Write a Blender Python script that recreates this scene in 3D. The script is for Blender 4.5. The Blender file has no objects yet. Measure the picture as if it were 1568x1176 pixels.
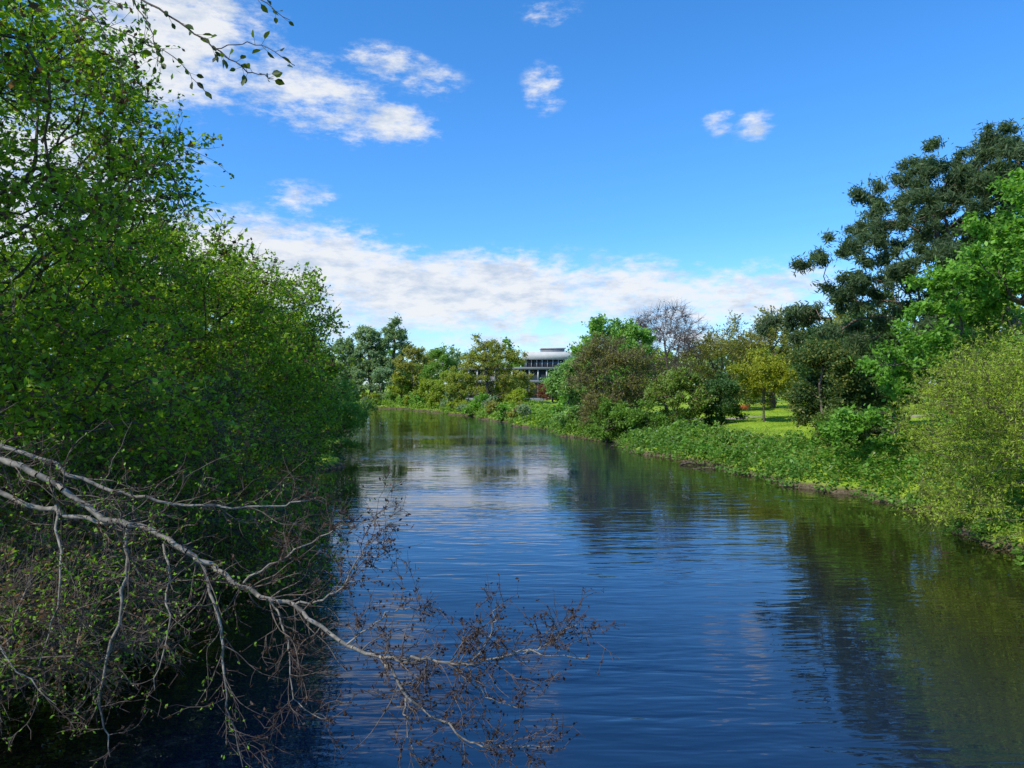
import bpy, math, numpy as np
from mathutils import Vector
rad=math.radians
sc=bpy.context.scene
sc.view_settings.view_transform='Standard'
sc.view_settings.look='None'
sc.view_settings.exposure=0
GAIN=2.2

# ------------------------------------------------------------ materials
def newmat(name):
    m=bpy.data.materials.new(name); m.use_nodes=True
    nt=m.node_tree; nt.nodes.clear()
    out=nt.nodes.new('ShaderNodeOutputMaterial')
    return m,nt,out
def N(nt,t,**kw):
    n=nt.nodes.new(t)
    for k,v in kw.items(): setattr(n,k,v)
    return n
def leaf_material(name,trans=0.45,rough=0.5):
    m,nt,out=newmat(name); L=nt.links.new
    at=N(nt,'ShaderNodeAttribute',attribute_name='Col')
    p=N(nt,'ShaderNodeBsdfPrincipled'); p.inputs['Roughness'].default_value=rough
    p.inputs['Specular IOR Level'].default_value=0.25
    tr=N(nt,'ShaderNodeBsdfTranslucent')
    vm=N(nt,'ShaderNodeVectorMath',operation='MULTIPLY'); vm.inputs[1].default_value=(1.6,1.55,.8)
    L(at.outputs['Color'],p.inputs['Base Color']); L(at.outputs['Color'],vm.inputs[0]); L(vm.outputs[0],tr.inputs['Color'])
    mx=N(nt,'ShaderNodeMixShader'); mx.inputs[0].default_value=trans
    L(p.outputs[0],mx.inputs[1]); L(tr.outputs[0],mx.inputs[2]); L(mx.outputs[0],out.inputs[0])
    return m
LEAF=leaf_material('leaf_foliage')
def bark_material():
    m,nt,out=newmat('bark'); L=nt.links.new
    at=N(nt,'ShaderNodeAttribute',attribute_name='Col')
    tc=N(nt,'ShaderNodeTexCoord')
    no=N(nt,'ShaderNodeTexNoise'); no.inputs['Scale'].default_value=14; no.inputs['Detail'].default_value=4
    cr=N(nt,'ShaderNodeMapRange'); cr.inputs[1].default_value=.3; cr.inputs[2].default_value=.7; cr.inputs[3].default_value=.35; cr.inputs[4].default_value=1.4
    mx=N(nt,'ShaderNodeVectorMath',operation='SCALE')
    L(tc.outputs['Object'],no.inputs['Vector']); L(no.outputs[0],cr.inputs[0]); L(at.outputs['Color'],mx.inputs[0]); L(cr.outputs[0],mx.inputs['Scale'])
    p=N(nt,'ShaderNodeBsdfPrincipled'); p.inputs['Roughness'].default_value=.85
    L(mx.outputs[0],p.inputs['Base Color']); L(p.outputs[0],out.inputs[0])
    return m
BARK=bark_material()
def plain(name,col,rough=.7,noise=0.2,scale=3,spec=.4):
    m,nt,out=newmat(name); L=nt.links.new
    tc=N(nt,'ShaderNodeTexCoord'); no=N(nt,'ShaderNodeTexNoise'); no.inputs['Scale'].default_value=scale; no.inputs['Detail'].default_value=6
    L(tc.outputs['Object'],no.inputs['Vector'])
    mr=N(nt,'ShaderNodeMapRange'); mr.inputs[1].default_value=.3; mr.inputs[2].default_value=.7; mr.inputs[3].default_value=1-noise; mr.inputs[4].default_value=1+noise
    L(no.outputs[0],mr.inputs[0])
    v=N(nt,'ShaderNodeVectorMath',operation='SCALE'); v.inputs[0].default_value=col; L(mr.outputs[0],v.inputs['Scale'])
    p=N(nt,'ShaderNodeBsdfPrincipled'); p.inputs['Roughness'].default_value=rough; p.inputs['Specular IOR Level'].default_value=spec
    L(v.outputs[0],p.inputs['Base Color']); L(p.outputs[0],out.inputs[0])
    return m

# ------------------------------------------------------------ mesh accumulation
class Acc:
    def __init__(s): s.v=[];s.f=[];s.m=[];s.c=[];s.n=0
    def add(s,verts,quads,mat,cols):
        s.v.append(verts.reshape(-1,3)); s.f.append(quads.reshape(-1,4)+s.n)
        s.m.append(np.full(quads.reshape(-1,4).shape[0],mat,np.int32))
        s.c.append(np.broadcast_to(cols,(verts.reshape(-1,3).shape[0],3)).copy())
        s.n+=verts.reshape(-1,3).shape[0]
    def build(s,name,mats,smooth=False,origin=None):
        v=np.concatenate(s.v).astype(np.float32); f=np.concatenate(s.f).astype(np.int32)
        m=np.concatenate(s.m); c=np.concatenate(s.c)
        if origin is not None: v=v-np.array(origin,np.float32)
        me=bpy.data.meshes.new(name)
        me.vertices.add(len(v)); me.vertices.foreach_set('co',v.ravel())
        me.loops.add(f.size); me.loops.foreach_set('vertex_index',f.ravel())
        me.polygons.add(len(f)); me.polygons.foreach_set('loop_start',np.arange(0,f.size,4,dtype=np.int32))
        me.polygons.foreach_set('material_index',m)
        a=me.attributes.new('Col','FLOAT_COLOR','POINT')
        cc=np.ones((len(v),4),np.float32); cc[:,:3]=c; a.data.foreach_set('color',cc.ravel())
        for x in mats: me.materials.append(x)
        me.update(calc_edges=True)
        if smooth: me.polygons.foreach_set('use_smooth',np.ones(len(f),bool))
        ob=bpy.data.objects.new(name,me); sc.collection.objects.link(ob)
        if origin is not None: ob.location=origin
        return ob
def nrm(a): return a/np.maximum(np.linalg.norm(a,axis=-1,keepdims=True),1e-9)
def tubes(acc,P0,P1,R0,R1,k,col):
    d=nrm(P1-P0); ref=np.where(np.abs(d[:,2:3])>.9,np.array([[1.,0,0]]),np.array([[0,0,1.]]))
    a=nrm(np.cross(d,ref)); b=np.cross(d,a)
    th=np.arange(k)*2*np.pi/k
    ring=a[:,None]*np.cos(th)[None,:,None]+b[:,None]*np.sin(th)[None,:,None]
    v=np.concatenate([P0[:,None]+ring*R0[:,None,None],P1[:,None]+ring*R1[:,None,None]],1)
    i=np.arange(k); j=(i+1)%k
    q=np.stack([i,j,j+k,i+k],1)[None]+(np.arange(len(P0))*2*k)[:,None,None]
    acc.add(v,q,0,col if np.ndim(col)==1 else np.repeat(col,2*k,0))
def leaves(acc,P,size,rng,cols,aspect=.55,up=.5,mat=1,dirs=None,gain=None):
    n=len(P)
    nor=rng.normal(size=(n,3)); nor[:,2]=nor[:,2]+up*np.sign(nor[:,2]+.6); nor=nrm(nor)
    t=rng.normal(size=(n,3)) if dirs is None else dirs+rng.normal(size=(n,3))*.5
    a=nrm(np.cross(nor,t)); b=np.cross(nor,a)
    s=(size*rng.uniform(.6,1.35,n))[:,None]
    a=a*s*.5; b=b*s*.5*aspect
    v=np.stack([P-a,P+b*1.0-a*.1,P+a,P-b-a*.1],1)
    q=np.arange(n*4).reshape(n,4)
    acc.add(v,q,mat,np.repeat(np.minimum(cols*(gain or GAIN),.55),4,0))

# ------------------------------------------------------------ river / terrain
YR=np.array([-60,20,26,35,46,57,72,91,115,142,165,185,200,212,220,2000.])
XR=np.array([19,18.4,18.2,18.8,16.8,13.0,10.6,5.4,-1,-9,-19,-30,-48,-100,-330,-900.])
YL=np.array([-60,10,30,60,100,140,160,174,182,2000.])
XL=np.array([-10.5,-10,-11,-14,-23,-33,-46,-90,-330,-900.])
def segdist(x,y,px,py):
    best=np.full(x.shape,1e9)
    for i in range(len(px)-1):
        ax,ay,bx,by=px[i],py[i],px[i+1],py[i+1]
        dx,dy=bx-ax,by-ay; t=np.clip(((x-ax)*dx+(y-ay)*dy)/(dx*dx+dy*dy),0,1)
        best=np.minimum(best,np.hypot(x-ax-t*dx,y-ay-t*dy))
    return best
def sm(t): t=np.clip(t,0,1); return t*t*(3-2*t)
def wob_(y): return .4*np.sin(y*.9)+.3*np.sin(y*2.3+1)+.9*np.sin(y*.31)+.12*np.sin(y*5.7)
def ground(x,y):
    x=np.asarray(x,float); y=np.asarray(y,float)
    wx=x+wob_(y)
    d=np.minimum(segdist(wx,y,XR,YR),segdist(wx,y,XL,YL))
    ins=(wx<np.interp(y,YR,XR))&(wx>np.interp(y,YL,XL))
    land=-.05+.5*sm(d/.7)+.5*sm((d-.5)/3)+.8*sm((d-2)/9)+.02*np.clip(d,0,120)
    land=land+.10*np.sin(x*.7+y*.3)*sm(d/3)+.08*np.sin(x*.23-y*.9)*sm(d/3)
    return np.where(ins,-.05-1.3*sm(d/3),land)
def gz(x,y): return float(ground(np.array([x]),np.array([y]))[0])

xs=np.unique(np.concatenate([np.linspace(-1500,-120,20),np.linspace(-120,-50,36),np.linspace(-50,50,250),np.linspace(50,120,36),np.linspace(120,1500,20)]))
ys=np.unique(np.concatenate([np.linspace(-400,0,20),np.linspace(0,110,280),np.linspace(110,260,130),np.linspace(260,2500,30)]))
X,Y=np.meshgrid(xs,ys); Z=ground(X,Y)
V=np.stack([X,Y,Z],-1); nx=len(xs); ny=len(ys)
idx=np.arange(nx*ny).reshape(ny,nx)
Q=np.stack([idx[:-1,:-1],idx[:-1,1:],idx[1:,1:],idx[1:,:-1]],-1)
acc=Acc(); acc.add(V,Q,0,np.array([.1,.1,.1]))
gm,nt,out=newmat('grass_and_mud'); L=nt.links.new
ge=N(nt,'ShaderNodeNewGeometry'); sp=N(nt,'ShaderNodeSeparateXYZ'); L(ge.outputs['Position'],sp.inputs[0])
n1=N(nt,'ShaderNodeTexNoise'); n1.inputs['Scale'].default_value=.35; n1.inputs['Detail'].default_value=6; L(ge.outputs['Position'],n1.inputs['Vector'])
n2=N(nt,'ShaderNodeTexNoise'); n2.inputs['Scale'].default_value=9; n2.inputs['Detail'].default_value=5; L(ge.outputs['Position'],n2.inputs['Vector'])
r1=N(nt,'ShaderNodeValToRGB'); L(n1.outputs[0],r1.inputs[0])
r1.color_ramp.elements[0].position=.35; r1.color_ramp.elements[0].color=(.16,.26,.02,1)
r1.color_ramp.elements[1].position=.65; r1.color_ramp.elements[1].color=(.31,.43,.035,1)
mud=N(nt,'ShaderNodeValToRGB'); L(n2.outputs[0],mud.inputs[0])
mud.color_ramp.elements[0].position=.3; mud.color_ramp.elements[0].color=(.03,.024,.014,1)
mud.color_ramp.elements[1].position=.7; mud.color_ramp.elements[1].color=(.17,.13,.08,1)
ma=N(nt,'ShaderNodeMath',operation='MULTIPLY_ADD'); L(n2.outputs[0],ma.inputs[0]); ma.inputs[1].default_value=-.4; L(sp.outputs[2],ma.inputs[2])
mr=N(nt,'ShaderNodeMapRange'); mr.inputs[1].default_value=.0; mr.inputs[2].default_value=.25; L(ma.outputs[0],mr.inputs[0])
mx=N(nt,'ShaderNodeMix',data_type='RGBA'); L(mr.outputs[0],mx.inputs[0]); L(mud.outputs[0],mx.inputs[6]); L(r1.outputs[0],mx.inputs[7])
p=N(nt,'ShaderNodeBsdfPrincipled'); p.inputs['Roughness'].default_value=.9; p.inputs['Specular IOR Level'].default_value=.15
bp=N(nt,'ShaderNodeBump'); bp.inputs['Strength'].default_value=.7; bp.inputs['Distance'].default_value=.12; L(n2.outputs[0],bp.inputs['Height']); L(bp.outputs[0],p.inputs['Normal'])
L(mx.outputs[2],p.inputs['Base Color']); L(p.outputs[0],out.inputs[0])
acc.build('ground',[gm],smooth=True)

# ------------------------------------------------------------ water
wm,nt,out=newmat('river_water'); L=nt.links.new
ge=N(nt,'ShaderNodeNewGeometry'); wsp=N(nt,'ShaderNodeSeparateXYZ'); L(ge.outputs['Position'],wsp.inputs[0])
def wav(sx,sy,detail,rot=0,rough=.5,dist=0):
    mp=N(nt,'ShaderNodeMapping'); mp.inputs['Scale'].default_value=(sx,sy,1); mp.inputs['Rotation'].default_value=(0,0,rot)
    L(ge.outputs['Position'],mp.inputs['Vector'])
    n=N(nt,'ShaderNodeTexNoise'); n.inputs['Scale'].default_value=1; n.inputs['Detail'].default_value=detail; n.inputs['Roughness'].default_value=rough; n.inputs['Distortion'].default_value=dist
    L(mp.outputs[0],n.inputs['Vector']); return n
w1=wav(.42,1.9,2,.10,.4,.6); w2=wav(1.4,5.2,1.5,-.14,.4,.3); w3=wav(.05,.11,4)
pm=N(nt,'ShaderNodeMapRange'); pm.inputs[1].default_value=.36; pm.inputs[2].default_value=.64; pm.inputs[3].default_value=.12; pm.inputs[4].default_value=1.35; L(w3.outputs[0],pm.inputs[0])
s1=N(nt,'ShaderNodeMath',operation='MULTIPLY_ADD'); L(w2.outputs[0],s1.inputs[0]); s1.inputs[1].default_value=.26; L(w1.outputs[0],s1.inputs[2])
s2=N(nt,'ShaderNodeMath',operation='MULTIPLY'); L(s1.outputs[0],s2.inputs[0]); L(pm.outputs[0],s2.inputs[1])
bp=N(nt,'ShaderNodeBump'); bp.inputs['Strength'].default_value=1; bp.inputs['Distance'].default_value=.028; L(s2.outputs[0],bp.inputs['Height'])
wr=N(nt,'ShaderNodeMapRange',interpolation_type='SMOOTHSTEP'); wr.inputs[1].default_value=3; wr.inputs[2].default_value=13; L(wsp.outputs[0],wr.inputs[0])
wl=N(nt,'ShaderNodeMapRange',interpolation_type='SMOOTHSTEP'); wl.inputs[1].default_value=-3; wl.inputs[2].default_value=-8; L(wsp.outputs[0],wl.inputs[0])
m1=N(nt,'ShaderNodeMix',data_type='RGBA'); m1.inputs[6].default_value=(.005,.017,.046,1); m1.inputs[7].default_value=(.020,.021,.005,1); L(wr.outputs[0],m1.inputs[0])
m2=N(nt,'ShaderNodeMix',data_type='RGBA'); m2.inputs[7].default_value=(.006,.008,.005,1); L(wl.outputs[0],m2.inputs[0]); L(m1.outputs[2],m2.inputs[6])  # darker base colour on the left: shade under the bank trees, painted in
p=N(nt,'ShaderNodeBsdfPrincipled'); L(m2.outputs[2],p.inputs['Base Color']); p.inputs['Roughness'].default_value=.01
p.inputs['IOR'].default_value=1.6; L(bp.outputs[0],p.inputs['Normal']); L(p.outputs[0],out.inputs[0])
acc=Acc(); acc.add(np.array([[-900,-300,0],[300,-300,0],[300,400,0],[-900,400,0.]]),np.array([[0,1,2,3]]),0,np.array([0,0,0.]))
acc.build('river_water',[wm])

# ------------------------------------------------------------ trees
def clumps(cen,rv,nl,rng,lr,shell=.55):
    d=nrm(rng.normal(size=(nl,3))); r=rng.uniform(shell**3,1,nl)**(1/3.)
    c=np.array(cen)+d*r[:,None]*np.array(rv)*(1-lr*.6)
    R=np.array(rv).mean()*lr*rng.uniform(.65,1.3,nl)
    return [(c[i],np.array([R[i],R[i],R[i]*.8])) for i in range(nl)]
def sample(lobes,n,rng,zmin):
    w=np.array([np.prod(l[1]) for l in lobes])**.8; w/=w.sum()
    k=rng.choice(len(lobes),n,p=w)
    d=nrm(rng.normal(size=(n,3)))*(rng.uniform(0,1,n)**.4)[:,None]
    P=np.array([l[0] for l in lobes])[k]+d*np.array([l[1] for l in lobes])[k]
    P[:,2]=np.maximum(P[:,2],zmin+rng.uniform(0,.4,n)); return P
def skeleton(trunk,pts,rng,step,pathw=.35,first=1,sag=.08):
    MX=len(trunk)+len(pts)*14
    Nn=np.zeros((MX,3)); par=np.full(MX,-1); pl=np.zeros(MX); n=len(trunk)
    Nn[:n]=trunk
    for i in range(1,n): par[i]=i-1; pl[i]=pl[i-1]+np.linalg.norm(trunk[i]-trunk[i-1])
    term=[]
    o=np.argsort(np.min(np.linalg.norm(pts[:,None]-trunk[None,first:],axis=2),1))
    for p in pts[o]:
        dd=np.linalg.norm(Nn[first:n]-p,axis=1); j=first+int(np.argmin(dd+pathw*pl[first:n])); D=dd[j-first]
        m=int(min(12,max(1,math.ceil(D/step)))); prev=j; a=Nn[j].copy()
        jit=rng.normal(size=(m,3))*step*.10
        for q in range(m):
            t=(q+1)/m; x=a+(p-a)*t; x[2]+=sag*D*math.sin(math.pi*t)
            if q<m-1: x=x+jit[q]
            Nn[n]=x; par[n]=prev; pl[n]=pl[prev]+D/m; prev=n; n+=1
        term.append(prev)
    cnt=np.zeros(n); cnt[term]=1
    for i in range(n-1,0,-1): cnt[par[i]]+=cnt[i]
    return Nn[:n],par[:n],np.maximum(cnt,1)
def pal(t,A,B): return np.array(A)[None]*(1-t[:,None])+np.array(B)[None]*t[:,None]
def grow(acc,base,lobes,rng,npts,nleaf,lsize,ca,cb,trunk_r,bark,step=.8,zmin=.1,first_h=.2,top_h=.75,lean=(0,0),spread=.35,
         twigs=0,twl=.6,twr=.006,aspect=.55,up=.5,expo=.5,tip=.012,pathw=.35,brown=0,browncol=(.05,.03,.018),leafcnt=2.5,k=5,sag=.08,twleaf=.5):
    base=np.array(base,float)
    allc=np.array([l[0] for l in lobes]); topz=max(l[0][2]+l[1][2] for l in lobes)
    H=topz-base[2]; cx=allc.mean(0)
    m=7; tr=np.zeros((m,3))
    for i in range(m):
        t=i/(m-1)*top_h
        tr[i]=base+np.array([(cx[0]-base[0])*t+lean[0]*t*(1-t)*4,(cx[1]-base[1])*t+lean[1]*t*(1-t)*4,H*t])+(rng.normal(size=3)*[.03*H,.03*H,0] if i else 0)*np.array([.5,.5,0])
    tr[0,2]-=.3
    first=max(1,int(first_h/top_h*(m-1)))
    pts=sample(lobes,npts,rng,max(zmin,0.1))
    nd,par,cnt=skeleton(tr,pts,rng,step,pathw,first,sag)
    rr=cnt**expo; rr=tip+(trunk_r-tip)*(rr-1)/(rr[0]-1)
    rr[0]*=1.25
    e=np.arange(1,len(nd)); P0=nd[par[e]]; P1=nd[e]; R1=rr[e]; R0=np.minimum(rr[par[e]],R1*1.5+.004)
    big=R1>.05
    tv=rng.uniform(.8,1.2,len(e))[:,None]*np.array(bark)[None]
    for msk,kk in ((big,7),(~big,3)):
        if msk.any(): tubes(acc,P0[msk],P1[msk],R0[msk],R1[msk],kk,tv[msk])
    thin=np.where(cnt<=leafcnt)[0]; thin=thin[thin>m]
    if twigs:
        s=rng.choice(thin,twigs); q=nd[s]+rng.normal(size=(twigs,3))*.05*step
        out=nrm(nrm(nd[s]-nd[par[s]])+rng.normal(size=(twigs,3))*.7); ln=twl*rng.uniform(.4,1.4,twigs)[:,None]
        mid=q+out*ln*.5+rng.normal(size=q.shape)*.06*ln; end=mid+nrm(out+rng.normal(size=q.shape)*.35)*ln*.5
        R=np.full(twigs,twr)
        tw=np.array(bark)[None]*rng.uniform(.7,1.4,twigs)[:,None]
        tubes(acc,q,mid,R,R*.75,3,tw); tubes(acc,mid,end,R*.75,R*.4,3,tw)
    if nleaf:
        s=rng.choice(thin,nleaf)
        f=rng.uniform(0,1,nleaf)[:,None]; q=nd[s]*(f)+nd[par[s]]*(1-f)
        q=q+rng.normal(size=q.shape)*spread*rng.uniform(.3,1.2,(nleaf,1))*[1,1,.75]
        if twigs:
            h=int(nleaf*twleaf); w=rng.integers(0,twigs,h); g=rng.uniform(.1,1,h)[:,None]
            q[:h]=mid[w]*(1-g)+end[w]*g+rng.normal(size=(h,3))*.03*twl
        q[:,2]=np.maximum(q[:,2],zmin+rng.uniform(0,.5,nleaf))
        ph=rng.uniform(0,6,6)
        cl=.5+.25*np.sin(q[:,0]*1.3+ph[0]+q[:,2])+.25*np.sin(q[:,2]*1.9+ph[1]-q[:,1]*1.1)
        nr=rng.uniform(0,1,len(nd))[s]
        t=np.clip(.35*cl+.3*nr+.35*rng.uniform(0,1,nleaf),0,1)
        c=pal(t,ca,cb)*rng.uniform(.75,1.25,nleaf)[:,None]
        if brown>0:
            bm=rng.uniform(0,1,nleaf)<brown*(.4+1.2*cl)
            c[bm]=np.array(browncol)*rng.uniform(.6,1.5,bm.sum())[:,None]
        leaves(acc,q,lsize,rng,c,aspect,up)
def tree(name,x,y,r,top,zb,seed,nleaf,lsize,ca,cb,npts=260,nl=18,lr=.36,ry=None,trunk_r=None,bark=(.12,.095,.075),base=None,extra=None,shell=.5,**kw):
    rng=np.random.default_rng(seed); acc=Acc()
    g=gz(*(base or (x,y))); g=max(g,-.3)
    cen=(x,y,(top+zb)/2); rv=(r,ry or r,(top-zb)/2)
    lobes=clumps(cen,rv,nl,rng,lr,shell)
    if extra: lobes+=[(np.array(a,float),np.array(b,float)) for a,b in extra]
    bx,by=base or (x,y)
    grow(acc,(bx,by,g),lobes,rng,npts,nleaf,lsize,ca,cb,trunk_r or .022*top,bark,zmin=max(g,.12),**kw)
    return acc.build(name,[BARK,LEAF],origin=(bx,by,g))

YG=((.085,.125,.014),(.17,.20,.022))
MG=((.045,.09,.016),(.095,.165,.025))
BG=((.040,.105,.014),(.115,.215,.03))
DG=((.022,.045,.014),(.045,.08,.022))
GG=((.075,.115,.060),(.13,.18,.09))
OL=((.095,.10,.022),(.16,.165,.035))
LA=((.050,.095,.007),(.145,.225,.014))

# --- left bank
LK=dict(bark=(.09,.075,.06))
tree('alder_tree',-12.8,14,7.7,17.6,.6,11,170000,.125,*LA,npts=1400,nl=70,lr=.29,step=.7,spread=.36,twigs=6500,twl=.9,twr=.007,base=(-15,14),trunk_r=.3,brown=.16,shell=.35,twleaf=.3,
     extra=[((-8.2,14.5,12.2),(1.5,1.6,1.3)),((-7.0,14,10.3),(1.3,1.5,1.2)),((-9.3,14,14),(1.6,1.6,1.2)),((-10,11.5,12),(1.8,1.6,1.4)),((-7.6,12.5,9),(1.4,1.4,1.4)),((-11,12,9.5),(2,2,1.8)),((-9,11,7.5),(1.8,1.8,1.5))],**LK)
tree('alder_tree',-14,27,7.1,14.0,.5,12,95000,.15,*LA,npts=900,nl=50,lr=.30,step=.8,spread=.36,twigs=4500,twl=.9,twr=.009,base=(-15,27),trunk_r=.28,brown=.14,twleaf=.3,**LK)
tree('alder_tree',-15.3,41,6.6,13.8,.5,13,55000,.19,*LA,npts=600,nl=38,lr=.32,spread=.4,twigs=2500,twl=1.0,twr=.012,trunk_r=.25,brown=.12,twleaf=.3,**LK)
tree('alder_tree',-19.5,57,7.2,13,.5,14,30000,.24,*MG,npts=400,nl=34,lr=.34,spread=.45,**LK)
tree('alder_tree',-26,76,8,13,.5,15,20000,.32,*MG,npts=300,nl=34,lr=.34,spread=.5,**LK)
tree('alder_tree',-36,102,9,14,.5,16,14000,.42,*MG,npts=240,nl=34,lr=.34,spread=.6,**LK)
tree('alder_tree',-27,25,9,19,2,17,16000,.30,*MG,npts=300,nl=34,lr=.34,spread=.5,**LK)
tree('alder_tree',-27,45,9,17,2,18,12000,.34,*MG,npts=240,nl=34,lr=.34,spread=.5,**LK)
tree('willow_shrub',-9.0,16,4.7,6.2,.15,21,62000,.09,(.05,.095,.006),(.13,.20,.012),npts=800,nl=32,lr=.34,step=.5,spread=.2,twigs=7000,twl=.8,twr=.005,base=(-11.5,16),trunk_r=.10,top_h=.4,first_h=.05,brown=.42,browncol=(.07,.04,.022),ry=5.5,**LK)
tree('willow_shrub',-8.2,9.6,3.6,4.6,.15,22,38000,.06,(.05,.11,.006),(.13,.23,.012),npts=700,nl=28,lr=.36,step=.4,spread=.15,twigs=8000,twl=.6,twr=.004,base=(-10.8,9),trunk_r=.08,top_h=.4,first_h=.05,brown=.5,browncol=(.08,.045,.025),ry=4,bark=(.13,.10,.08))
tree('willow_shrub',-11.6,29,4.6,6.5,.15,23,40000,.125,*LA,npts=500,nl=28,lr=.34,step=.5,spread=.25,twigs=2000,twl=.8,twr=.007,base=(-13,29),trunk_r=.1,top_h=.4,first_h=.05,brown=.2,ry=6,**LK)
tree('willow_shrub',-14.5,46,4.2,6,.15,24,20000,.17,*YG,npts=300,nl=24,lr=.34,step=.6,spread=.28,trunk_r=.1,top_h=.4,first_h=.05,brown=.2,ry=7,**LK)
tree('willow_shrub',-15.6,60,4.4,5.6,.15,25,18000,.2,*MG,npts=260,nl=26,lr=.34,step=.7,spread=.3,trunk_r=.1,top_h=.4,first_h=.05,ry=8,**LK)
tree('willow_shrub',-20,80,4.5,6,.15,26,13000,.26,*MG,npts=200,nl=26,lr=.34,step=.8,spread=.35,trunk_r=.1,top_h=.4,first_h=.05,ry=11,**LK)

# --- right bank, near
tree('willow_bush',21.8,27.5,7.4,8.9,.2,31,96000,.12,(.11,.155,.016),(.19,.24,.025),npts=1100,nl=70,lr=.26,step=.6,spread=.22,twigs=6000,twl=.9,twr=.006,base=(21.5,28),trunk_r=.12,top_h=.4,first_h=.05,up=.2,aspect=.3,bark=(.13,.12,.05),ry=5.4,brown=.15,browncol=(.05,.06,.01),
     extra=[((15.8,26.5,1.6),(1.6,1.8,1.0)),((17.2,24.5,1.4),(1.8,1.6,1.0)),((16.4,28.5,2.6),(1.7,1.6,1.2))])
tree('maple_tree',28.3,40,7.6,17.6,3,32,90000,.26,*BG,npts=760,nl=72,lr=.21,spread=.29,base=(28,41),trunk_r=.35,shell=.45,brown=.12,browncol=(.02,.05,.01),
     extra=[((22.5,41,6.2),(2.8,2.4,1.5)),((20.2,41.5,4.6),(2.3,2.2,1.3)),((22.7,39.5,9),(2.1,2,1.3)),((20.4,40,6.8),(1.9,1.6,1.0)),((25,38.5,4.5),(2.6,2,1.5)),((18.9,42,3.6),(1.6,1.5,1)),((23.2,40,12),(1.8,1.8,1.1)),((21.8,40,7.8),(2,1.8,1)),((23.5,40,3.6),(2.2,2,1.2)),((21.5,42,3),(2,2,1)),((25,40,10.5),(2,2,1.3)),((24.5,39.5,13.8),(1.6,1.6,1.1)),((27,38,12),(2.2,2,1.4)),((30,37,14),(2.4,2,1.5))])
tree('holly_tree',19.9,48,2.3,10.2,1.6,33,26000,.19,*DG,npts=260,nl=30,lr=.30,spread=.3,trunk_r=.14,brown=.4,browncol=(.09,.10,.025))
tree('holly_tree',22.9,49,3.0,8.2,.9,34,24000,.19,*DG,npts=240,nl=26,lr=.34,spread=.32,trunk_r=.14,first_h=.05)
tree('laurel_shrub',20.6,46.5,1.9,4.8,1.2,35,9000,.18,(.05,.09,.015),(.09,.13,.03),npts=150,nl=12,lr=.4,spread=.25,trunk_r=.07,first_h=.02)
tree('beech_tree',42,62,8,21,2,36,20000,.36,*MG,npts=300,nl=34,lr=.32,spread=.5)
tree('beech_tree',31,66,6,15,2,38,20000,.34,*DG,npts=300,nl=30,lr=.33,spread=.5)
tree('beech_tree',28,60,4,12,2,39,18000,.30,*DG,npts=240,nl=26,lr=.33,spread=.42,first_h=.05)
tree('beech_tree',39,44,7,15,2,37,18000,.34,*BG,npts=300,nl=28,lr=.3,spread=.45)
# pine
rng=np.random.default_rng(5); acc=Acc()
pl=[((18.3,51,10.2),1.5),((20.3,51.5,11.4),1.8),((21.3,50,9.4),1.7),((23.2,51,11.9),2.1),((21.8,52,15.5),1.9),((24.2,52,16.0),2.0),((24.6,50.5,13.6),2.2),
    ((26.2,53,18.0),2.1),((26.5,51.5,15.4),2.2),((27.8,52,20.0),2.2),((29.8,53,21.4),2.4),((29.5,51,18.6),2.4),((32,53,22.7),2.5),((32.5,51,20.3),2.5),
    ((34.5,53,23.4),2.6),((37,53.5,22.9),2.7),((36,51,20.6),2.6),((39.5,54,21.5),2.5),((26.5,50,11.5),2.2),((29,50,14.5),2.4),((32,50,17),2.4),((35,50,17.5),2.4),((24,51,9),2.0),((30.5,55,19.5),2.4),((38,51,18),2.4),((33,49.5,13.5),2.4),
    ((27,53,13.5),2.4),((30,53,16.5),2.6),((33.5,54,18.5),2.6),((28.5,51,9.5),2.4),((27.5,54,16.8),2.2),((25,53,10.5),2.2),((31,52,12),2.6),((22.5,52,13.2),1.8),
    ((33,52,21.5),2.4),((35.5,54,21.8),2.4),((31,52,21),2.2),((38.5,52,20.5),2.4)]
lobes=[]
for c,r in pl:
    c=np.array(c,float); c[2]-=1.0*sm((c[2]-14)/8)
    for _ in range(6):
        o=rng.normal(size=3)*[r*.55,r*.5,r*.34]
        lobes.append((c+o,np.array([r*.62,r*.62,r*.28])))
grow(acc,(31,53,gz(31,53)),lobes,rng,1000,110000,.42,(.026,.045,.022),(.06,.088,.038),.42,(.16,.10,.07),step=.9,zmin=2,first_h=.3,top_h=.85,spread=.3,aspect=.2,up=0,leafcnt=1.5,sag=.05,expo=.55)
acc.build('pine_tree',[BARK,LEAF],origin=(31,53,gz(31,53)))

# --- right bank, middle distance
tree('willow_dome_tree',10.9,81,4.7,11.8,.6,41,34000,.2,(.075,.085,.022),(.14,.145,.035),npts=600,nl=54,lr=.26,spread=.24,twigs=4500,twl=1.0,twr=.014,trunk_r=.16,top_h=.5,first_h=.1,brown=.3,browncol=(.07,.055,.025),shell=.7,up=.2,bark=(.13,.10,.075))
tree('chestnut_tree',12.6,93,5.4,16.6,2,42,22000,.38,(.05,.11,.02),(.12,.21,.04),npts=300,nl=40,lr=.26,spread=.38)
tree('weeping_willow_bush',6.6,87,2.6,9.8,.3,43,17000,.28,(.08,.145,.04),(.14,.22,.07),npts=220,nl=30,lr=.30,spread=.3,trunk_r=.12)
tree('hawthorn_shrub',9.6,76.5,2.6,4.6,.3,48,10000,.24,*MG,npts=150,nl=16,lr=.36,spread=.3,trunk_r=.08,first_h=.05)
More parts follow.
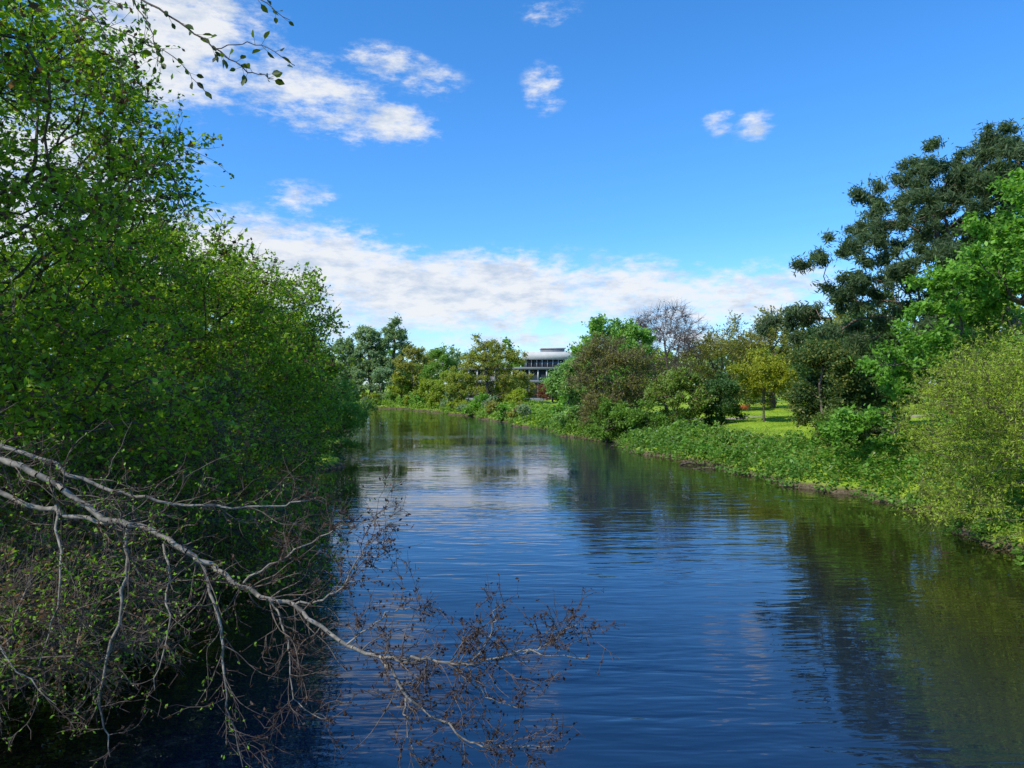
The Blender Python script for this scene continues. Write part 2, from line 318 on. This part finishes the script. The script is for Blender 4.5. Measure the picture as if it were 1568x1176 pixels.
tree('bare_ash_tree',21,101,5.4,16.8,4,44,800,.2,(.05,.04,.03),(.07,.05,.04),npts=600,nl=30,lr=.3,spread=.3,twigs=4500,twl=1.4,twr=.018,bark=(.12,.09,.08),trunk_r=.22,tip=.016)
tree('ash_tree',29,103,5.4,16.8,2,45,13000,.3,*OL,npts=350,nl=32,lr=.3,spread=.45,twigs=2000,twl=1.3,twr=.018)
tree('ash_tree',37,106,6,18.4,2,46,16000,.32,*OL,npts=350,nl=34,lr=.3,spread=.5,twigs=2000,twl=1.3,twr=.018)
tree('ash_tree',45,104,6,17.5,2,47,14000,.34,*OL,npts=300,nl=30,lr=.32,spread=.5)
tree('hazel_shrub',16.6,74.5,3.4,8.4,.8,49,16000,.25,(.065,.105,.02),(.12,.165,.035),npts=260,nl=26,lr=.33,spread=.3,trunk_r=.09,brown=.15,first_h=.05)
tree('rhododendron_shrub',21.2,77,3.2,7.2,1,50,16000,.25,(.022,.05,.014),(.045,.09,.025),npts=220,nl=24,lr=.34,spread=.3,trunk_r=.09,first_h=.05)
tree('rhododendron_shrub',13.4,73.5,2.0,4.8,.5,51,9000,.22,*MG,npts=140,nl=16,lr=.36,spread=.28,trunk_r=.07,first_h=.05)
tree('forsythia_shrub',26.4,78,3.4,10.3,3.2,52,13000,.27,(.10,.12,.012),(.18,.19,.022),npts=260,nl=24,lr=.33,spread=.34,trunk_r=.12)
tree('hazel_shrub',31.5,76,3.4,8.5,2,53,11000,.28,*YG,npts=200,nl=22,lr=.34,spread=.35,trunk_r=.12,first_h=.05)
tree('azalea_shrub',24.2,52,.8,4.2,2.5,54,1400,.12,(.25,.05,.015),(.35,.09,.025),npts=60,nl=8,lr=.4,spread=.12,trunk_r=.03)
tree('azalea_shrub',25.2,82,1.0,3.9,2.9,55,800,.16,(.25,.08,.04),(.3,.12,.05),npts=50,nl=8,lr=.4,spread=.12,trunk_r=.03)

# --- far bank
tree('poplar_tree',-39,205,4.8,26,3,61,16000,.58,*GG,npts=260,nl=52,lr=.22,spread=.55)
tree('poplar_tree',-32.4,206,4.2,25.5,3,62,14000,.58,(.06,.10,.05),(.11,.16,.075),npts=240,nl=48,lr=.22,spread=.55)
tree('poplar_tree',-45,204,4.4,20.5,1,63,12000,.58,*GG,npts=200,nl=40,lr=.24,spread=.5)
tree('willow_bush',-34.5,196,4,11.5,1,64,8000,.5,*GG,npts=120,nl=24,lr=.3,spread=.45)
tree('willow_bush',-43,198,4.5,11,.5,69,8000,.5,*GG,npts=120,nl=24,lr=.3,spread=.45)
tree('hawthorn_tree',-24.5,184,5.4,16.4,1.2,65,12000,.5,*OL,npts=180,nl=34,lr=.27,spread=.45)
tree('hawthorn_tree',-27.5,184,3.8,9.5,.8,165,7000,.42,*YG,npts=120,nl=20,lr=.33,spread=.4)
tree('hawthorn_tree',-16.5,176,5.6,15.8,2,66,12000,.48,*MG,npts=180,nl=34,lr=.27,spread=.45)
tree('hawthorn_tree',-13.5,164,4.4,10.2,1,67,10000,.42,(.09,.13,.02),(.16,.20,.03),npts=150,nl=22,lr=.33,spread=.4)
tree('hawthorn_tree',-19.5,172,3.6,7.5,.8,68,7000,.42,*YG,npts=120,nl=18,lr=.33,spread=.4)
tree('oak_tree',-3.6,146,7.6,16.0,2.0,70,18000,.34,(.09,.105,.02),(.17,.18,.03),npts=420,nl=54,lr=.24,spread=.42,trunk_r=.36,lean=(-1.5,0),shell=.35,bark=(.07,.055,.045),tip=.03,brown=.12)
tree('hawthorn_tree',-10.2,149,3.8,11,1,71,9000,.36,(.09,.11,.02),(.15,.18,.03),npts=140,nl=22,lr=.33,spread=.4)
tree('hawthorn_tree',2.0,156,3.0,9.6,1.5,171,7000,.38,*OL,npts=120,nl=18,lr=.33,spread=.4)
tree('hawthorn_tree',-1.5,150,3.4,7.6,1.0,172,7000,.36,*YG,npts=120,nl=18,lr=.33,spread=.4)
tree('hawthorn_tree',8.2,150,3.0,8.4,1.0,173,7000,.36,*YG,npts=120,nl=18,lr=.33,spread=.4)
tree('red_maple_shrub',5.4,128,1.4,6.6,2.6,72,1800,.24,(.07,.025,.018),(.12,.045,.03),npts=70,nl=10,lr=.4,spread=.25,trunk_r=.05)
tree('hawthorn_shrub',1.2,132,2.6,5.6,1,73,5500,.3,*YG,npts=80,nl=14,lr=.36,spread=.3,trunk_r=.06,first_h=.05)
tree('hawthorn_shrub',8.5,112,3,7,1,74,7000,.32,*BG,npts=100,nl=16,lr=.36,spread=.3,trunk_r=.08,first_h=.05)
tree('hawthorn_shrub',-5.5,139,2.2,4.4,.6,75,4000,.3,*BG,npts=70,nl=12,lr=.38,spread=.3,trunk_r=.06,first_h=.05)

# shrubs along the far water's edge, one mass
rng=np.random.default_rng(31); acc=Acc()
PP=[MG,YG,OL,BG,GG]
for i,y in enumerate(np.concatenate([np.linspace(100,132,6),np.linspace(136,206,22)])):
    x=np.interp(y,YR,XR)-wob_(y)+rng.uniform(.4,3.2); r=rng.uniform(1.0,2.2); h=rng.uniform(1.6,3.2) if y<150 else rng.uniform(2.4,5.5)
    g=max(gz(x,y),.1); lob=clumps((x,y,g+h*.45),(r,r,h*.5),9,rng,.4,.3)
    grow(acc,(x,y,g),lob,rng,36,1500,.36,*PP[rng.integers(0,5)],.06,(.09,.07,.05),step=.8,zmin=.1,spread=.32,first_h=.05,top_h=.4,brown=.1)
acc.build('riverside_shrubs',[BARK,LEAF])

# distant mass of trees
rng=np.random.default_rng(99); acc=Acc()
def dist_tree(x,y,r,top,ca,cb,n=3800,ls=.95):
    g=gz(x,y); lobes=clumps((x,y,(top+g+.5)/2),(r,r,(top-g-.5)/2),22,rng,.34,.3)
    grow(acc,(x,y,g),lobes,rng,60,n,ls,ca,cb,.3,(.09,.07,.055),step=2,zmin=g+.2,spread=.9,k=3,first_h=.1)
pals=[MG,OL,GG,YG,MG]
for i,x in enumerate(np.arange(-120,110,8.5)):
    y=238+rng.uniform(-8,14); t=rng.uniform(16.5,21)
    if 0<x<22: t=11
    dist_tree(x,y,8,t,*pals[i%5])
for i,(x,y,t) in enumerate([(55,120,17),(66,110,19),(58,95,17),(52,82,18),(64,78,20),(75,95,20),(50,128,15),(40,135,14),(30,140,13),(22,150,12),(60,45,18),(48,30,14),(40,22,12),(18,125,11)]):
    dist_tree(x,y,7,t,*pals[i%5],n=4500,ls=.68)
for i,(x,y,t) in enumerate([(-55,120,14),(-62,145,14),(-75,160,14),(-50,95,16),(-70,215,16),(-58,212,17),(-85,216,15),(-51,207,15),(-30,8,15),(-22,3,13)]):
    dist_tree(x,y,8,t,*pals[i%5],n=3800,ls=.85)
acc.build('distant_trees',[BARK,LEAF])

# ------------------------------------------------------------ bank vegetation
rng=np.random.default_rng(7); acc=Acc()
def strip(ya,yb,n,dmin,dmax,hmin,hmax,size,ca,cb,side=1,up=1.0,aspect=.75,bare=.25):
    y=rng.uniform(ya,yb,n); d=dmin+(dmax-dmin)*rng.uniform(0,1,n)
    bx=np.interp(y,YR,XR) if side>0 else np.interp(y,YL,XL)
    e=.5; s=(np.interp(y+e,YR,XR)-np.interp(y-e,YR,XR)) if side>0 else (np.interp(y+e,YL,XL)-np.interp(y-e,YL,XL))
    nxn=side/np.sqrt(1+s*s); x=bx+nxn*d; yy=y-s*nxn*d
    x=x-wob_(yy)
    cl=.5+.28*np.sin(x*1.9+yy*1.1+1)+.22*np.sin(yy*2.7-x*1.3)+.2*np.sin(x*5.1)*np.sin(yy*4.3)
    big=.5+.5*np.sin(x*.6+yy*.45+2*np.sin(yy*.2))
    keep=rng.uniform(0,1,n)<np.clip(bare+cl,.06,1); x,yy,cl,big=x[keep],yy[keep],np.clip(cl[keep],0,1),big[keep]; m=len(x)
    z=np.maximum(ground(x,yy),0); hh=(hmin+(hmax-hmin)*cl*(.35+1.0*big))*rng.uniform(0,1,m)**.7
    P=np.stack([x,yy,z+hh],1)
    t=np.clip(.3*cl+.3*big+.4*rng.uniform(0,1,m),0,1)
    c=pal(t,ca,cb)*rng.uniform(.7,1.3,m)[:,None]
    ok=P[:,2]>.06; leaves(acc,P[ok],size,rng,c[ok],aspect,up,gain=1.8)
strip(24,50,46000,.2,9,.15,1.5,.22,(.03,.08,.016),(.10,.20,.028),bare=.0)
strip(50,62,16000,.2,6.5,.15,1.3,.24,(.03,.08,.016),(.10,.20,.028),bare=.0)
strip(60,100,32000,.0,6,.2,1.5,.28,(.04,.095,.02),(.12,.20,.035),bare=.15)
strip(100,215,36000,-.1,9,.3,1.5,.44,(.06,.12,.02),(.14,.22,.03))
strip(24,100,14000,-.2,1.6,.03,.7,.18,(.08,.08,.03),(.17,.16,.06),aspect=.2,up=0,bare=-.05)
strip(24,100,16000,-.5,1.3,.05,.9,.21,(.04,.10,.018),(.12,.21,.03),bare=-.12)
strip(24,62,18000,.3,7,.1,1.6,.38,(.11,.14,.03),(.19,.22,.045),aspect=.12,up=0,bare=-.05)
strip(24,90,5000,.3,6,.6,1.6,.10,(.26,.26,.20),(.32,.32,.25),aspect=.8,bare=-.35)
strip(5,120,30000,.2,8,.1,.9,.24,(.03,.07,.015),(.07,.14,.025),side=-1)
acc.build('bank_undergrowth',[BARK,LEAF])
acc=Acc(); n=36000
x=rng.uniform(12,50,n); y=rng.uniform(45,100,n); z=ground(x,y); ok=z>1.2
P=np.stack([x,y,z+.04],1)[ok]; t=rng.uniform(0,1,len(P))
leaves(acc,P,.16,rng,pal(t,(.09,.15,.012),(.17,.24,.02)),.3,-.2)
acc.build('lawn_grass',[BARK,LEAF])

# path ribbon on lawn
acc=Acc(); t=np.linspace(0,1,40); px=14+t*40; py=84+3*np.sin(t*3)-t*4
a=np.stack([px,py-.9,ground(px,py-.9)+.05],1); b=np.stack([px,py+.9,ground(px,py+.9)+.05],1)
vv=np.stack([a,b],1).reshape(-1,3); i=np.arange(39)*2
acc.add(vv,np.stack([i,i+2,i+3,i+1],1),0,np.array([.3,.25,.2])); acc.build('footpath',[plain('gravel_path',(.34,.27,.22),.9,.15,8)])

# ------------------------------------------------------------ foreground branches
def catmull(P,n):
    P=np.array(P,float); P=np.vstack([2*P[0]-P[1],P,2*P[-1]-P[-2]]); o=[]
    for i in range(1,len(P)-2):
        for t in np.linspace(0,1,n,endpoint=False):
            p0,p1,p2,p3=P[i-1:i+3]; o.append(.5*((2*p1)+(-p0+p2)*t+(2*p0-5*p1+4*p2-p3)*t*t+(-p0+3*p1-3*p2+p3)*t**3))
    o.append(P[-2]); return np.array(o)
def limb(acc,P,r0,r1,col,n=6,k=7,rng=None,wob=.016):
    C=catmull(P,n); 
    if rng is not None: C[1:-1]+=rng.normal(size=C[1:-1].shape)*wob
    R=np.linspace(r0,r1,len(C)); tubes(acc,C[:-1],C[1:],R[:-1],R[1:],k,np.array(col)); return C,R
rng=np.random.default_rng(21); acc=Acc(); PB=(.21,.185,.15)
mains=[
 ([(-9.5,9.3,5.6),(-7.2,8.5,5.55),(-5.5,8.0,5.19),(-4.85,7.9,4.95),(-4.27,7.8,4.6),(-3.7,7.7,4.47),(-3.16,7.6,4.2),(-2.65,7.5,3.93),(-2.17,7.4,3.8),(-1.6,7.2,3.48),(-1.21,7.1,3.39),(-.8,7.0,3.42),(-.39,7.0,3.38),(.10,6.9,3.50),(.70,6.9,3.46)],.042,.005),
 ([(-7.2,8.5,5.5),(-5.6,8.2,5.32),(-4.56,8.2,4.88),(-3.77,8.25,4.70),(-2.79,8.3,4.62),(-2.2,8.4,4.72)],.030,.006),
 ([(-5.9,8.1,4.95),(-4.9,8.0,4.62),(-4.1,7.8,4.55)],.03,.02),
 ([(-3.99,7.75,4.5),(-4.0,7.7,3.85),(-4.2,7.6,2.85),(-4.1,7.6,2.2)],.022,.005),
 ([(-3.2,7.6,4.2),(-2.9,7.4,3.6),(-2.75,7.2,3.0),(-2.6,7.2,2.3)],.018,.004),
 ([(-1.21,7.1,3.38),(-1.0,7.0,3.09),(-.52,7.0,2.72),(-.15,7.0,2.6),(.4,7.0,2.60)],.015,.004),
 ([(-1.0,7.0,3.05),(-.95,6.9,2.7),(-.8,6.9,2.35)],.009,.003),
 ([(-2.17,7.4,3.8),(-1.75,7.4,3.95),(-1.5,7.5,4.3),(-1.35,7.6,4.5)],.012,.003),
 ([(-2.7,7.5,4.0),(-2.2,7.6,4.3),(-1.75,7.8,4.5),(-1.1,7.9,4.6)],.012,.003),
 ([(-1.6,7.2,3.48),(-1.2,7.3,3.75),(-.9,7.4,3.8)],.01,.003),
 ([(-.39,7.0,3.38),(-.2,7.0,3.65),(-.15,7.0,3.95)],.009,.003),
 ([(-.6,7.0,3.37),(-.3,6.9,3.15),(.05,6.9,3.0)],.008,.003),
 ([(-4.9,8.0,4.7),(-4.6,7.6,4.0),(-4.7,7.4,3.2)],.016,.004),
 ([(-6.6,8.4,5.3),(-5.6,7.6,4.3),(-5.0,7.3,3.4),(-4.4,7.2,2.9)],.02,.004),
 ([(-3.6,7.7,4.35),(-3.4,7.4,3.7),(-3.5,7.3,3.0)],.014,.004),
 ([(-2.4,7.4,3.85),(-2.2,7.3,3.5),(-2.1,7.2,3.0),(-1.7,7.2,2.7)],.011,.003),
 ([(.10,6.9,3.5),(.35,6.9,3.62),(.62,6.9,3.8)],.006,.003),
]
bud=[]
for P,a,b in mains:
    C,R=limb(acc,P,a,b,PB,rng=rng)
    L_=len(C)
    ns=int(L_*1.15)
    for _ in range(ns):
        i=rng.integers(int(L_*.12),L_-1); d=nrm((C[i+1]-C[i])[None])[0]
        dr=nrm((d*.8+rng.normal(size=3)*[.6,.5,.75])[None])[0]
        ln=rng.uniform(.3,.95)*(1.0 if R[i]>.01 else .65)
        q=[C[i]]; 
        for s in range(5):
            dr=nrm((dr+rng.normal(size=3)*.3+np.array([0,0,.05]))[None])[0]; q.append(q[-1]+dr*ln/5)
        C2,R2=limb(acc,q,min(.008,R[i]*.5),.0022,(.12,.09,.07),n=2,k=4)
        bud+=list(C2[3::2])
        for _ in range(6):
            j=rng.integers(2,len(C2)-1); d2=nrm((nrm((C2[j+1]-C2[j])[None])[0]*.7+rng.normal(size=3)*.6)[None])[0]; l2=rng.uniform(.08,.3)
            m1=C2[j]+d2*l2*.5; m2=m1+nrm((d2+rng.normal(size=3)*.4)[None])[0]*l2*.5
            tubes(acc,np.array([C2[j],m1]),np.array([m1,m2]),np.array([.0034,.0028]),np.array([.0028,.0016]),3,np.array((.08,.055,.045)))
            bud+=[m1,m2]
bud=np.array(bud); s=rng.choice(len(bud),int(len(bud)*1.2)); P=bud[s]+rng.normal(size=(len(s),3))*.012
c=np.array([[.028,.015,.010]])*rng.uniform(.5,1.6,(len(P),1)); g=(rng.uniform(0,1,len(P))<.35)&(P[:,0]<-2.5); c[g]=(.10,.19,.015)
leaves(acc,P,.038,rng,c,.5,0)
acc.build('overhanging_branch',[BARK,LEAF],origin=(-9.5,9.3,5.6))

# leafy twigs at upper left
acc=Acc(); lp=[];ld=[]
for P,a in [([(-4.9,6.2,10.2),(-3.2,4.8,8.9),(-2.1,4.1,8.15),(-1.70,4,7.88),(-1.45,4,7.70),(-1.28,4,7.64)],.009),
            ([(-3.2,4.8,8.9),(-2.0,4.3,8.35),(-1.5,4.2,8.2),(-1.25,4.2,8.05)],.006),
            ([(-2.1,4.1,8.15),(-1.95,4.05,7.9),(-1.9,4,7.72)],.004),([(-1.6,4,7.8),(-1.4,4.05,7.85),(-1.18,4.05,7.73)],.003),
            ([(-4.2,5.6,9.6),(-3.2,5.2,8.9),(-2.7,5.0,8.3),(-2.6,5,7.9)],.006),([(-3.6,5.2,9.2),(-2.9,5,8.5),(-2.3,4.9,8.2),(-2.0,4.9,7.9)],.005)]:
    C,R=limb(acc,P,a,.0018,(.08,.06,.05),rng=rng,wob=.006,k=5)
    for i in range(6,len(C)-1):
        for _ in range(3):
            if rng.uniform()<.6:
                d=nrm((C[i+1]-C[i]+rng.normal(size=3)*.06+np.array([0,0,-.03]))[None])[0]; e=C[i]+d*.04
                tubes(acc,C[i][None],e[None],np.array([.0015]),np.array([.001]),3,np.array((.1,.12,.04))); lp.append(e); ld.append(d)
lp=np.array(lp); ld=np.array(ld)
n=len(lp); side=nrm(np.cross(ld,rng.normal(size=(n,3)))); nn=np.cross(ld,side)
S=rng.uniform(.035,.065,n)[:,None]
prof=[(0,0.02),(.25,.26),(.6,.30),(.85,.14),(1,.01)]
vs=[]
for t,w in prof:
    cpt=lp+ld*S*t; vs+= [cpt-side*S*w+nn*S*w*.35,cpt,cpt+side*S*w+nn*S*w*.35]
vs=np.stack(vs,1); q=[]
for i in range(4): q+=[[i*3,i*3+1,i*3+4,i*3+3],[i*3+1,i*3+2,i*3+5,i*3+4]]
q=np.array(q)[None]+(np.arange(n)*15)[:,None,None]
acc.add(vs,q,1,np.repeat(np.array([[.05,.085,.012]])*rng.uniform(.5,1.5,(n,1)),15,0))
acc.build('leafy_twigs',[BARK,LEAF],origin=(-4.9,6.2,10.2))

# driftwood
def log(name,x,y,l,ang,r=.09):
    rg=np.random.default_rng(int(x*10)); a=Acc(); d=np.array([math.cos(ang),math.sin(ang),0])
    P=[np.array([x,y,.06])+d*l*t+np.array([0,0,.08*math.sin(t*5)]) for t in (0,.3,.6,1)]
    limb(a,P,r,r*.5,(.10,.075,.055),rng=rg); limb(a,[P[1],P[1]+np.array([.2,.1,.35]),P[1]+np.array([.5,.1,.5])],r*.4,r*.15,(.1,.08,.06),n=3)
    limb(a,[P[2],P[2]+np.array([-.2,-.2,.2]),P[2]+np.array([-.3,-.5,.25])],r*.35,r*.1,(.1,.08,.06),n=3)
    a.build(name,[BARK])
log('driftwood_log',12.4,55,2.2,.2); log('driftwood_log',14.2,52,1.6,2.6,.07); log('driftwood_log',9.4,71,2.5,.5,.1); log('driftwood_log',17.2,41,1.3,1.2,.05)

# ------------------------------------------------------------ building
conc=plain('pale_concrete',(.45,.45,.44),.7,.08,1); dark=plain('window_glass',(.03,.035,.04),.2,.2,.4,.5); grey=plain('grey_cladding',(.17,.18,.19),.6,.1,1)
bd=bpy.data.objects.new('modernist_building',None); sc.collection.objects.link(bd); bd.location=(2,176,gz(2,176))
def box(name,x0,x1,y0,y1,z0,z1,mat):
    a=Acc(); v=np.array([[x,y,z] for z in (z0,z1) for y in (y0,y1) for x in (x0,x1)],float)-np.array(bd.location)
    a.add(v,np.array([[0,2,3,1],[4,5,7,6],[0,1,5,4],[2,6,7,3],[0,4,6,2],[1,3,7,5]]),0,np.array([.5,.5,.5]))
    o=a.build(name,[mat]); o.parent=bd
g0=gz(2,176)-.5
box('lower_glazing',-12,20,172,190,g0,9.3,dark)
for i,(z0,z1) in enumerate([(g0,g0+1.2),(6.2,6.9),(9.3,9.9)]): box('floor_band_%d'%i,-12.4,20.4,171.3,190.4,z0,z1,grey)
box('upper_glazing',3,20,174,188,9.9,11.7,dark)
box('upper_parapet',2.6,20.4,173.3,188.4,11.7,13.5,conc)
box('plant_room',7,12.5,177,184,13.5,14.4,grey)
box('plant_room_cap',6.8,12.7,176.8,184.2,14.4,14.6,conc)
for i,x in enumerate(np.arange(-12,20.1,2)):
    box('column_%d'%i,x-.15,x+.15,171.6,171.9,g0+1.2,6.2,grey); box('column_up_%d'%i,x-.15,x+.15,171.6,171.9,6.9,9.3,conc)
for i,x in enumerate(np.arange(3.3,20,1.25)): box('mullion_%d'%i,x-.07,x+.07,173.8,173.97,9.9,11.7,conc)

# ------------------------------------------------------------ sky, sun
W=bpy.data.worlds.new('World'); sc.world=W; W.use_nodes=True; nt=W.node_tree; nt.nodes.clear(); L=nt.links.new
SUN_EL,SUN_AZ=44,-126
out=N(nt,'ShaderNodeOutputWorld'); bg=N(nt,'ShaderNodeBackground'); bg.inputs[1].default_value=.15; L(bg.outputs[0],out.inputs[0])
sky=N(nt,'ShaderNodeTexSky',sky_type='NISHITA'); sky.sun_disc=False; sky.sun_elevation=rad(SUN_EL); sky.sun_rotation=rad(SUN_AZ)
sky.air_density=1.0; sky.dust_density=.4; sky.ozone_density=2.0
tc=N(nt,'ShaderNodeTexCoord'); sp=N(nt,'ShaderNodeSeparateXYZ'); L(tc.outputs['Generated'],sp.inputs[0])
def M(op,a,b=None,c=None,clamp=False):
    n=N(nt,'ShaderNodeMath',operation=op); n.use_clamp=clamp
    for i,q in enumerate((a,b,c)):
        if q is None: continue
        if isinstance(q,(int,float)): n.inputs[i].default_value=q
        else: L(q,n.inputs[i])
    return n.outputs[0]
az=M('MULTIPLY',M('ARCTAN2',sp.outputs[0],sp.outputs[1]),57.2958)
el=M('MULTIPLY',M('ARCSINE',sp.outputs[2]),57.2958)
tr_=N(nt,'ShaderNodeValToRGB'); tr_.color_ramp.elements[0].position=.0; tr_.color_ramp.elements[0].color=(.48,.62,.88,1)
tr_.color_ramp.elements[1].position=.75; tr_.color_ramp.elements[1].color=(.20,.57,.90,1)
e1=tr_.color_ramp.elements.new(.28); e1.color=(.27,.57,.90,1)
L(M('MULTIPLY',el,1/40.,clamp=True),tr_.inputs[0])
hv=N(nt,'ShaderNodeVectorMath',operation='SCALE'); hv.inputs['Scale'].default_value=1.75; L(tr_.outputs[0],hv.inputs[0])
hs=N(nt,'ShaderNodeVectorMath',operation='MULTIPLY'); L(hv.outputs[0],hs.inputs[1]); L(sky.outputs[0],hs.inputs[0])
cv=N(nt,'ShaderNodeCombineXYZ'); L(az,cv.inputs[0]); L(el,cv.inputs[1])
def noise(vec,scale,detail,rough=.55,sc3=(1,1,1)):
    mp=N(nt,'ShaderNodeMapping'); mp.inputs['Scale'].default_value=sc3; L(vec,mp.inputs['Vector'])
    n=N(nt,'ShaderNodeTexNoise'); n.inputs['Scale'].default_value=scale; n.inputs['Detail'].default_value=detail; n.inputs['Roughness'].default_value=rough
    L(mp.outputs[0],n.inputs['Vector']); return n.outputs[0]
nA=noise(cv.outputs[0],.26,7,.64,(.65,1.6,1))
nB=noise(cv.outputs[0],.9,5,.65,(.7,1.7,1))
def blob(ca,ce,ra,re,amp,rot=0):
    mp=N(nt,'ShaderNodeMapping'); mp.vector_type='TEXTURE'
    mp.inputs['Location'].default_value=(ca,ce,0); mp.inputs['Scale'].default_value=(ra,re,1); mp.inputs['Rotation'].default_value=(0,0,rad(rot))
    L(cv.outputs[0],mp.inputs['Vector'])
    ln=N(nt,'ShaderNodeVectorMath',operation='LENGTH'); L(mp.outputs[0],ln.inputs[0])
    m=N(nt,'ShaderNodeMapRange',interpolation_type='SMOOTHSTEP'); m.inputs[1].default_value=1.35; m.inputs[2].default_value=.1; m.inputs[3].default_value=0; m.inputs[4].default_value=amp
    L(ln.outputs['Value'],m.inputs[0]); return m.outputs[0]
bl=[blob(-25,23.5,8,6,.74),blob(-15.2,20.6,9,3.0,.52,-14),blob(-9,19.0,4,1.9,.56,-8),blob(-8.5,22.6,6,1.8,.36,-10),blob(2.4,21.6,2.1,2.1,.38),
    blob(15.6,18.8,1.7,1.2,.37),blob(17.8,18.3,1.8,1.4,.40),blob(-16,13.6,3.6,1.4,.38),blob(-20,8.5,15,4.1,.92),blob(-4,6.9,17,3.7,.82,1),blob(13,6.6,16,3.1,.62,-3),blob(-33,12,12,9,.6),
    blob(3,26.5,3.4,1.2,.28), blob(60,12,30,7,.4), blob(180,15,60,10,.45),blob(-90,14,35,9,.45),blob(4,3.4,30,.9,.42)]
s=bl[0]
for b_ in bl[1:]: s=M('MAXIMUM',s,b_)
nz=M('ADD',M('MULTIPLY',M('SUBTRACT',nA,.5),1.25),M('MULTIPLY',M('SUBTRACT',nB,.5),.95))
den=M('ADD',s,M('MULTIPLY',nz,M('MULTIPLY',s,5,clamp=True)))
dm=N(nt,'ShaderNodeMapRange',interpolation_type='SMOOTHSTEP'); dm.inputs[1].default_value=.10; dm.inputs[2].default_value=.68; L(den,dm.inputs[0])
shd=noise(cv.outputs[0],.34,6,.64,(.7,1.9,1))
cr=N(nt,'ShaderNodeValToRGB'); cr.color_ramp.elements[0].position=.36; cr.color_ramp.elements[0].color=(.58,.68,.83,1); cr.color_ramp.elements[1].position=.54; cr.color_ramp.elements[1].color=(.92,.94,.97,1); L(shd,cr.inputs[0])
cs=N(nt,'ShaderNodeVectorMath',operation='SCALE'); cs.inputs['Scale'].default_value=6.4; L(cr.outputs[0],cs.inputs[0])
mix=N(nt,'ShaderNodeMix',data_type='RGBA'); L(M('MULTIPLY',dm.outputs[0],.95),mix.inputs[0]); L(hs.outputs[0],mix.inputs[6]); L(cs.outputs[0],mix.inputs[7])
L(mix.outputs[2],bg.inputs[0])

sd=bpy.data.lights.new('sun','SUN'); sd.energy=5.0; sd.angle=rad(.5); sd.color=(1,.94,.82)
so=bpy.data.objects.new('sun',sd); sc.collection.objects.link(so)
a,e=rad(SUN_AZ),rad(SUN_EL); dv=Vector((math.sin(a)*math.cos(e),math.cos(a)*math.cos(e),math.sin(e)))
so.rotation_euler=dv.to_track_quat('Z','Y').to_euler()

cd=bpy.data.cameras.new('camera'); cd.sensor_width=36; cd.lens=26.2; cd.clip_end=5000; cd.clip_start=.05
co=bpy.data.objects.new('camera',cd); sc.collection.objects.link(co); co.location=(0,0,6); co.rotation_euler=(rad(90),0,0); sc.camera=co
